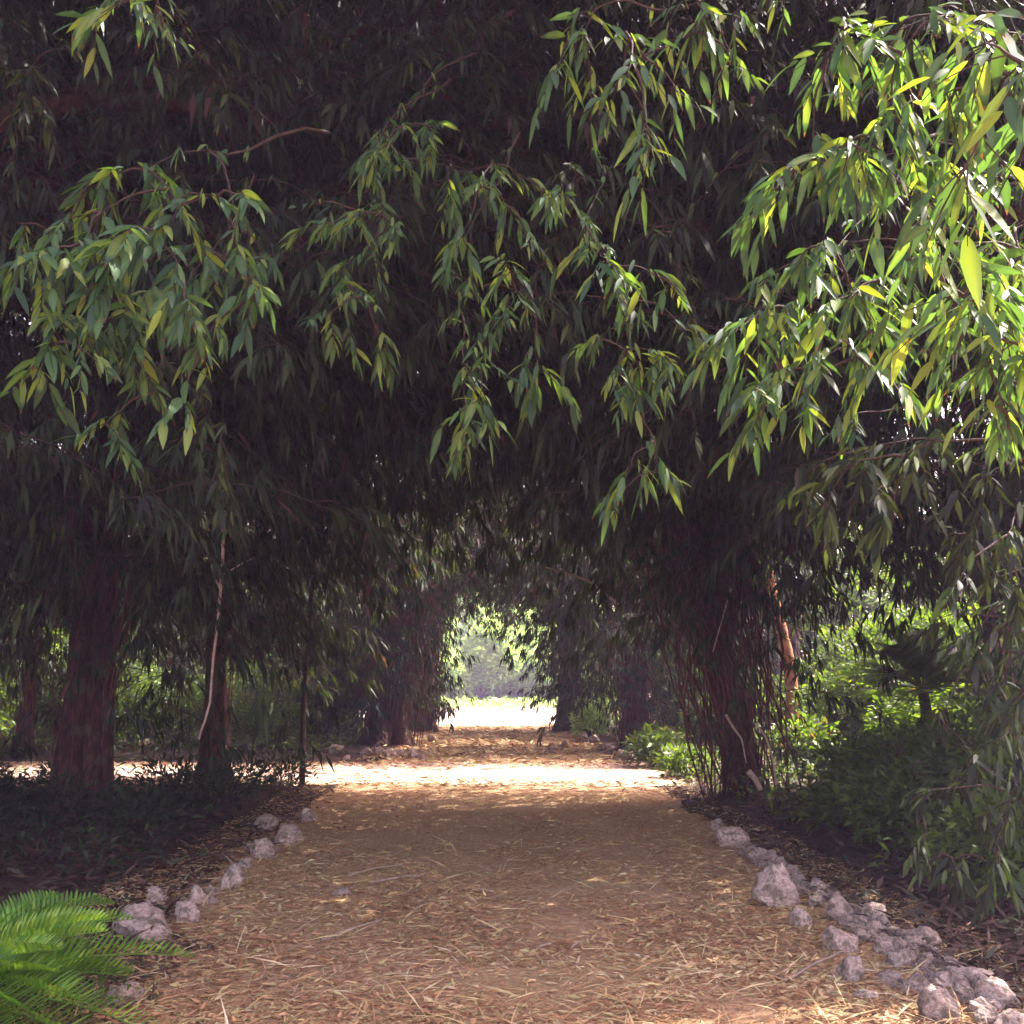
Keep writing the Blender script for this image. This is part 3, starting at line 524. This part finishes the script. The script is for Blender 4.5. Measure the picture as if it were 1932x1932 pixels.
# the dark palm on the right
def palm(x, y, h, label, seed, n=26, fl=1.45):
    rg = np.random.default_rng(seed); root = empty('palm', (x, y, hz(x, y))); tag(root, label, 'palm')
    s = np.linspace(0, 1, 8); z = hz(x, y)
    V, Q = tubes_geo([(np.stack([x + .05 * np.sin(s * 3), y + 0 * s, z - .05 + s * h], 1), .10 - .03 * s)], 10); mesh_obj('trunk', V, Q, M['bark'], root, smooth=True)
    for k in range(n):
        az = k * 2.4 + rg.uniform(-.2, .2); el = rg.uniform(-.2, 1.25) if k > 6 else rg.uniform(.9, 1.4)
        frond(root, np.array([x, y, z + h]), az, el, fl * rg.uniform(.8, 1.15), rg, 'palm', nl=34, lw=.035, ll=.42, dr=.9)
    return root
def frond(parent, base, az, el, length, rg, mat, nl=44, lw=.011, ll=.12, dr=.8, label=None, upl=.25, tintb=0):
    s = np.linspace(0, 1, 14); dv = np.array([math.cos(az) * math.cos(el), math.sin(az) * math.cos(el), math.sin(el)])
    p = base + dv * (s * length)[:, None]; p[:, 2] -= dr * length * .55 * s ** 2.2
    V, Q = tubes_geo([(p, np.linspace(.008, .002, 14) * (1.6 if mat == 'palm' else 1))], 5)
    fr = mesh_obj('frond', V, Q, M[mat], parent, tint=np.full(len(V), .6), smooth=True)
    if label: fr['label'] = label
    t = np.linspace(.12, 1, nl); i = t * 13; i0 = np.minimum(i.astype(int), 12); f = (i - i0)[:, None]; b = p[i0] * (1 - f) + p[i0 + 1] * f; tan = nrm(p[i0 + 1] - p[i0])
    side = nrm(np.cross(tan, [0, 0, 1.])); upv = np.cross(side, tan); P, D, L = [], [], []
    env = np.sin(np.clip(t * .93 + .07, 0, 1) * math.pi) ** .6 * .9 + .12
    for sg in (1, -1):
        P.append(b); D.append(side * sg + tan * .55 + upv * (upl + .3 * rg.normal(0, .12, (nl, 1)))); L.append(ll * env * rg.uniform(.9, 1.1, nl))
    P, D, L = np.concatenate(P), np.concatenate(D), np.concatenate(L)
    V, Q, li = leaves_geo(P, D, L, np.full(len(L), lw), [(0, .5), (.3, 1), (.7, .8), (1, .05)], .12, .3, roll=rg.normal(0, .15, len(L)), rg=rg)
    mesh_obj('leaflets', V, Q, M[mat], fr, np.clip(rg.normal(.45 + tintb, .2, len(L)), 0, 1)[li], smooth=True)
palm(5.95, 14.6, 1.4, 'dark green palm with radiating fronds against the bright shrubs on the right', 50)
palm(6.4, 12.4, .55, 'low palm with drooping olive fronds below the taller one', 51, 16, 1.2)
cyc = empty('cycad', (-2.45, 4.75, 0)); tag(cyc, 'bright green cycad with comb-like fronds at the lower left corner', 'cycad')
g2 = np.random.default_rng(12)
sv, sq = tubes_geo([(np.array([[-2.45, 4.75, -.02], [-2.45, 4.75, .16], [-2.45, 4.75, .30]]), [.12, .11, .06])], 10); mesh_obj('stem', sv, sq, M['bark'], cyc, smooth=True)
cb = np.array([-2.45, 4.75, .28])
for k in range(38):
    az = [.75, .5, .22, -.05, -.3, -.6, 1.05, 1.35][k] if k < 8 else (g2.uniform(0, 6.28) if k < 20 else g2.uniform(-.9, 1.5))
    el = [.62, .5, .30, .16, .10, .25, .6, .55][k] if k < 8 else g2.uniform(.1, .62)
    frond(cyc, cb, az, el, g2.uniform(1.0, 1.2) if k < 5 else g2.uniform(.7, .95), g2, 'frond', nl=38, lw=.015, ll=.15, dr=g2.uniform(.35, .6), upl=.9, tintb=g2.uniform(-.15, .3))

# slim orange trunk lit by the sun
ox = at(1500, 1310, 23).x; orr = empty('slim_tree', (ox, 23, 0)); tag(orr, 'slim orange-barked trunk catching the sun right of the leaning tree', 'tree')
V, Q = tubes_geo([(curve((ox, 23, -.05), (ox - .5, 23.2, 5.2), 12, 0, .02), np.linspace(.16, .09, 12))], 10); mesh_obj('trunk', V, Q, M['orange_bark'], orr, smooth=True)
cp = crown_points((ox - .4, 23.2, 5.4), (1.6, 1.6, 1.2), 120, g); V, Q, T, a_, b_ = spray_cloud(cp, g.uniform(0, 6.28, len(cp)), np.full(len(cp), 1.0), None, twigs=False); mesh_obj('crown', V, Q, M['fig'], orr, T)

# ------------------------------------------------------------------ hanging vine, dry sticks
def stick(name, pts, r0, r1, label, cat, mat='pale_twig', side=None, group=None, n=14, wob=.02):
    p = np.array([list(q) for q in pts]); s = np.linspace(0, 1, len(p)); t = np.linspace(0, 1, n)
    c = np.stack([np.interp(t, s, p[:, k]) for k in range(3)], 1); L = np.linalg.norm(p[-1] - p[0]); c += g.normal(0, wob * L / n, c.shape)
    paths = [(c, np.linspace(r0, r1, n))]
    for (f, e) in side or []:
        b = c[int(f * (n - 1))]; paths.append((curve(b, e, 6, 0, .05), np.linspace(r0 * .6, r1 * .6, 6)))
    V, Q = tubes_geo(paths, 6); o = mesh_obj(name, V, Q, M[mat], smooth=True, origin=tuple(c[0])); return tag(o, label, cat, group)
stick('hanging_vine', [at(425, 900, 10), at(420, 1050, 10), at(412, 1160, 10), at(402, 1250, 10.0), at(395, 1330, 9.9), at(376, 1395, 9.8)], .017, .010, 'long thin pale vine hanging in front of the slimmer left trunk', 'vine', side=[(.3, at(480, 1052, 10.2)), (.32, at(398, 1064, 9.9))], n=20)
stick('dead_branch', [at(1425, 1365, 12.6), at(1445, 1390, 12.6), at(1458, 1430, 12.5), at(1464, 1480, 12.4)], .016, .010, 'thin curved pale branch standing at the right foot of the leaning tree', 'branch')
stick('dead_branch', [at(1370, 1350, 12.9), at(1385, 1375, 12.7), at(1400, 1395, 12.7), at(1408, 1440, 12.6)], .02, .007, 'short grey branch leaning on the leaning tree', 'branch')
stick('dead_branch', [at(1412, 1455, 12.3), at(1425, 1470, 12.3), at(1435, 1490, 12.3)], .04, .03, 'stubby pale branch piece lying at the base of the leaning tree', 'branch')
stick('bare_branch', [at(1030, 1070, 15), at(1080, 1085, 14.6), at(1115, 1098, 14.3), at(1165, 1140, 14.0)], .012, .018, 'bare forked branch hanging over the path in the centre', 'branch', side=[(.68, at(1102, 1050, 14.4))])
stick('bare_branch', [at(868, 850, 13.5), at(895, 870, 13.4), at(915, 895, 13.3)], .016, .012, 'short pale broken branch below the central leaf cluster', 'branch')
stick('bare_branch', [at(1345, 1230, 12.0), at(1362, 1170, 12.1), at(1380, 1110, 12.2)], .007, .009, 'thin pale twig slanting across the leaning tree', 'branch')
stick('fallen_trunk', [at(875, 1240, 84), at(900, 1250, 84), at(930, 1256, 84)], .22, .12, 'pale leaning dead trunk at the left across the clearing', 'trunk')
SG = 'dry sticks lying on the path'
for a, b, lb in [((655, 1650), (760, 1630), 'long straw-coloured stick on the left side of the path'), ((700, 1665), (800, 1650), 'second pale stick just below the long one'), ((605, 1775), (720, 1735), 'thin dry stick lower left on the path'), ((1075, 1790), (1095, 1778), 'short pale chip lying right of the path centre'), ((1480, 1850), (1600, 1790), 'long thin stick leading to the right rock pile'), ((1330, 1590), (1345, 1575), 'tiny pale stick below the right rocks'), ((1040, 1780), (1010, 1792), 'dry leaf stalk at the centre of the path')]:
    p, q = ground_at(*a, .03), ground_at(*b, .035); stick('stick', [p, (p + q) / 2 + Vector((0, 0, .01)), q], .008, .005, lb, 'stick', group=SG, n=8)
stick('thin_trunk', [(ground_at(607, 1470).x, 16.4, -.05), (ground_at(607, 1470).x - .02, 16.4, 1.2), (ground_at(607, 1470).x + .1, 16.5, 4.4)], .05, .03, 'very thin dark sapling standing at the near edge of the side track', 'sapling', mat='twig')

# ------------------------------------------------------------------ limestone rocks edging the path
def rock_mesh(seed, sub=4):
    bm = bmesh.new(); bmesh.ops.create_icosphere(bm, subdivisions=sub, radius=.5)
    o = Vector((seed * 7.3, seed * 3.1, seed)); rg = random.Random(seed)
    cuts = [(Vector((rg.gauss(0, 1), rg.gauss(0, 1), rg.gauss(0, 1))).normalized(), rg.uniform(.26, .42)) for _ in range(9)]
    for v in bm.verts:
        d = v.co.normalized(); p = v.co.copy()
        for cn, cd in cuts:
            k = p.dot(cn) - cd
            if k > 0: p -= cn * k * .85
        p *= 1 + .22 * noise.noise(d * 1.6 + o) + .13 * noise.noise(d * 4 + o) + .08 * abs(noise.noise(d * 9 + o)) + .05 * noise.noise(d * 18 + o)
        v.co = p
    me = bpy.data.meshes.new('rock'); bm.to_mesh(me); bm.free(); me.materials.append(M['rock'])
    me.polygons.foreach_set('use_smooth', np.ones(len(me.polygons), dtype=bool)); return me
RM = [rock_mesh(i + 1) for i in range(12)]
def rock(px, py, size, label, group, ht=.8, seed=0, wx=1.0, z=None, dx=0, dy=0):
    """px, py: the rock's centre in photo units; size: its width there"""
    rg = random.Random(seed + int(px) * 13 + int(py)); p = ground_at(px, py + size * .30 * ht, .06)
    s = size * 1024 / 1932 / F * p.y * .98
    o = bpy.data.objects.new('rock', RM[rg.randrange(len(RM))]); C.objects.link(o)
    o.location = (p.x + dx, p.y + dy + s * .3, (max(0, hz(p.x, p.y)) + s * ht * (.21 if size > 48 else .31)) if z is None else z); o.rotation_euler = (rg.uniform(-.5, .5), rg.uniform(-.5, .5), rg.uniform(0, 6.28))
    o.scale = (s * wx, s * rg.uniform(.85, 1.1), s * ht * 1.05); tag(o, label, 'rock', group); return o
GR, GL, GF = 'limestone rocks edging the right of the path', 'limestone rocks edging the left of the path', 'rocks beside the far side track'
for a in [(1470, 1668, 100, 'largest round pale rock in the right edging', .95), (1385, 1572, 62, 'grey-olive rock at the far end of the right edging', .8), (1355, 1550, 30, 'small round rock above the grey-olive one', .8), (1440, 1605, 60, 'half-buried brownish rock between the grey-olive and the largest one', .5), (1512, 1722, 46, 'small pale rock below the largest one', .9),
          (1545, 1690, 36, 'small grey stone right of the largest rock', .8), (1590, 1705, 66, 'pinkish block right of the largest rock', .9), (1590, 1762, 66, 'grey block below the pinkish one', .9), (1655, 1715, 66, 'light rounded rock at the top of the pile', .7), (1630, 1755, 40, 'small stone in the middle of the pile', .8), (1612, 1815, 56, 'pink-white rock at the left foot of the pile', 1.1),
          (1680, 1770, 60, 'brownish rock in the middle of the pile', .7), (1640, 1860, 44, 'low stone under the pink-white rock', .6), (1705, 1795, 64, 'broad brown rock right of the pile middle', .7), (1745, 1765, 66, 'reddish rock on the right shoulder of the pile', .8), (1690, 1832, 50, 'grey rock near the foot of the pile', .8), (1738, 1840, 60, 'upright grey rock above the big white one', 1.0),
          (1785, 1835, 66, 'pale pink rock between the upright grey and flat olive ones', .7), (1842, 1832, 96, 'flat-topped olive rock at the lower right', .55), (1898, 1868, 92, 'bright white rock at the right edge of the photo', .85), (1782, 1885, 98, 'biggest white pitted rock at the lower right', .85), (1795, 1808, 40, 'small stone behind the flat-topped rock', .7), (1925, 1915, 70, 'rock in the lower right corner', .8), (1860, 1905, 50, 'brown stone between the two white rocks', .6), (1500, 1640, 44, 'stone behind the largest round rock', .6)]:
    rock(*a[:4], GR, a[4])
for a in [(255, 1735, 125, 'big tan rock behind the cycad fronds', .75), (290, 1690, 46, 'dull rock behind the big tan one', .8), (348, 1710, 50, 'rounded grey rock right of the big tan one', 1.1), (372, 1682, 36, 'small leaning stone behind the rounded grey one', 1.2), (398, 1682, 24, 'narrow stone left of the upright tan rock', 1.2), (438, 1648, 40, 'upright tan rock in the left edging', 1.4), (492, 1592, 52, 'pale mossy rock with a green weed below it', 1.0), (500, 1552, 46, 'white pitted rock farther up the left edging', .8),
          (540, 1566, 60, 'greenish grey rock beside the white pitted one', .9), (575, 1535, 40, 'last small rock of the left edging', .7), (228, 1862, 82, 'brown rock under the lowest cycad frond', .6), (462, 1620, 26, 'pebble-sized stone above the upright tan rock', .8), (645, 1672, 40, 'half-buried brown stone on the path', .35)]:
    rock(*a[:4], GL, a[4])
for i, a in enumerate([(632, 1420, 26), (655, 1428, 18), (690, 1421, 22), (712, 1417, 26), (735, 1421, 28), (752, 1418, 24), (778, 1419, 24), (795, 1425, 16), (1100, 1391, 26), (1122, 1394, 22), (1150, 1413, 26), (1065, 1403, 20), (1172, 1420, 22), (1192, 1424, 26), (815, 1392, 20), (1040, 1410, 18)]):
    rock(*a, 'weathered stone in the low row across the side track', GF, .8)
for i in range(200):
    t = random.random() ** .75; px = 1370 + t * 540 + random.uniform(-14, 14) - 22 * t; py = 1568 + t * 322 + random.uniform(-16, 12) * (.4 + 1.7 * t)
    rock(px, py, random.uniform(20, 46) * (.6 + .5 * t), 'small stone wedged in the right rock pile', GR, .8, seed=i)
for i in range(40):
    t = random.random(); px = 240 + t * 330 + random.uniform(-20, 20); py = 1750 - t * 200 + random.uniform(-14, 18)
    rock(px, py, random.uniform(10, 20), 'small stone half buried in the left edging', GL, .7, seed=i)

# ------------------------------------------------------------------ fallen leaves, straw and weeds
def scatter(name, n, xf, yf, ll, mat, wf, seed, dens=None, lift=.02, tilt=.25, tbias=0.0, curl=.3):
    rg = np.random.default_rng(seed); y = yf(rg, n); x = xf(rg, n, y)
    if dens is not None: k = rg.random(n) < dens(x, y); x, y = x[k], y[k]
    z = np.array([max(0, hz(a, b)) for a, b in zip(x, y)]) + .006 + rg.random(len(x)) ** 2 * lift
    az = rg.uniform(0, 6.28, len(x)); D = np.stack([np.cos(az), np.sin(az), np.abs(rg.normal(0, tilt, len(x)))], 1)
    L = ll * rg.uniform(.4, 1.3, len(x)) ** 1.6; P = np.stack([x, y, z], 1)
    V, Q, li = leaves_geo(P, D, L, L * wf * rg.uniform(.6, 1.3, len(x)), ST_MID, .1, curl, roll=rg.normal(0, .5, len(x)), rg=rg)
    base = np.array([max(0, hz(a, b)) for a, b in V[:, :2]]) + .012; V[:, 2] = np.maximum(V[:, 2], base)
    patch = .5 + .6 * hnoise(np.stack([x, y, x * 0], 1), .9, seed); t = np.clip(rg.random(len(x)) * .75 + .35 * patch - .05 + tbias, 0, 1)
    return tag(mesh_obj(name, V, Q, M[mat], tint=t[li]), kind='stuff')
depth_pick = lambda a, b: (lambda rg, n: 1 / (1 / b + (1 / a - 1 / b) * rg.random(n)))
pd = lambda x, y: np.clip(.55 + .9 * hnoise(np.stack([x, y, x * 0], 1), 1.1, 3) + .5 * (np.abs(x) > 1.4), .1, 1)
scatter('leaf_litter', 150000, lambda rg, n, y: rg.uniform(-2.9, 3.0, n), depth_pick(4.3, 16.5), .055, 'litter', .24, 61, pd, lift=.012)
scatter('straw_litter', 9000, lambda rg, n, y: rg.uniform(-2.7, 2.9, n), depth_pick(4.3, 12),   .2, 'litter', .028, 62, lift=.04, tbias=.1)
def twx(rg, n, y): return rg.uniform(-14, 3.2, n)
scatter('track_litter', 9000, twx, lambda rg, n: np.where(rg.random(n) < .5, 16.8 + np.abs(rg.normal(0, .7, n)), np.where(rg.random(n) < .6, 21.9 - np.abs(rg.normal(0, .8, n)), rg.uniform(17, 22, n))), .12, 'litter', .25, 65)
scatter('leaf_litter', 16000, lambda rg, n, y: rg.uniform(-2.8, 2.9, n), lambda rg, n: rg.uniform(20, 40, n), .16, 'litter', .22, 63, lambda x, y: (y > 21.8) * .9 + .06)
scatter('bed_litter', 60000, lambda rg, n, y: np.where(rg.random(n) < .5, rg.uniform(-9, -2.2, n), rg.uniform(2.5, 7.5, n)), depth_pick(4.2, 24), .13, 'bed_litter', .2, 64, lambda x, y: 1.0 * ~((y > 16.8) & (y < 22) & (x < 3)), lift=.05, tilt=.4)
def weeds(name, n, xr, yr, ll, wf, mat, seed, dens=None):
    rg = np.random.default_rng(seed); x = rg.uniform(*xr, n); y = rg.uniform(*yr, n)
    k = (.5 + 1.1 * hnoise(np.stack([x, y, x * 0], 1), .8, seed)) > rg.random(n)
    if dens is not None: k &= dens(x, y)
    x, y = x[k], y[k]; z = np.array([max(0, hz(a, b)) for a, b in zip(x, y)])
    P = np.repeat(np.stack([x, y, z], 1), 6, 0); P[:, :2] += rg.normal(0, .05, (len(P), 2)); P[:, 2] += rg.random(len(P)) ** 1.5 * .35
    D = rg.normal(0, .7, P.shape) + [0, 0, .55]; L = ll * rg.uniform(.5, 1.4, len(P))
    V, Q, li = leaves_geo(P, D, L, L * wf, ST_MID, .5, 0, rg=rg)
    return tag(mesh_obj(name, V, Q, M[mat], tint=rg.random(len(P))[li]), kind='stuff')
weeds('undergrowth', 5200, (3.2, 9.5), (6.5, 20), .12, .35, 'dark_shrub', 71, lambda x, y: x > 3.05 + .0 * y)
weeds('undergrowth', 3600, (-10, -2.9), (7.5, 16.6), .13, .22, 'fig_deep', 72)
weeds('undergrowth', 2600, (-14, -3.2), (22.5, 34), .18, .3, 'dark_shrub', 73)
weeds('undergrowth', 2200, (3.3, 14), (20, 34), .18, .3, 'shrub', 74)

# ------------------------------------------------------------------ violet haze volume added to lift the dark tones under the trees
if HAZE:
    hv = [(x, y, z) for z in (-1.2, 14.5) for y in (-45, 130) for x in (-50, 50)]
    ho = mesh_obj('haze', hv, [(0, 2, 3, 1), (4, 5, 7, 6), (0, 1, 5, 4), (2, 6, 7, 3), (0, 4, 6, 2), (1, 3, 7, 5)], None); tag(ho, kind='stuff')
    m, n, l = new_mat('lift_haze'); v = n.new('ShaderNodeVolumePrincipled'); v.inputs['Color'].default_value = (.74, .62, 1.0, 1); v.inputs['Density'].default_value = HAZE
    o = n.new('ShaderNodeOutputMaterial'); l.new(v.outputs[0], o.inputs['Volume']); ho.data.materials.clear(); ho.data.materials.append(m)

weeds('undergrowth', 1600, (-3.4, -1.75), (4.1, 6.6), .07, .3, 'dark_shrub', 75)
scatter('bed_litter', 5000, lambda rg, n, y: rg.uniform(-3.4, -1.9 + .2 * rg.random(n), n), lambda rg, n: rg.uniform(4, 7, n), .09, 'bed_litter', .25, 76)
weeds('undergrowth', 2600, (-9, 9), (74, 80), .75, .3, 'pale_shrub', 77)
weeds('undergrowth', 500, (-5, 5.5), (66, 76), .4, .3, 'pale_shrub', 78)
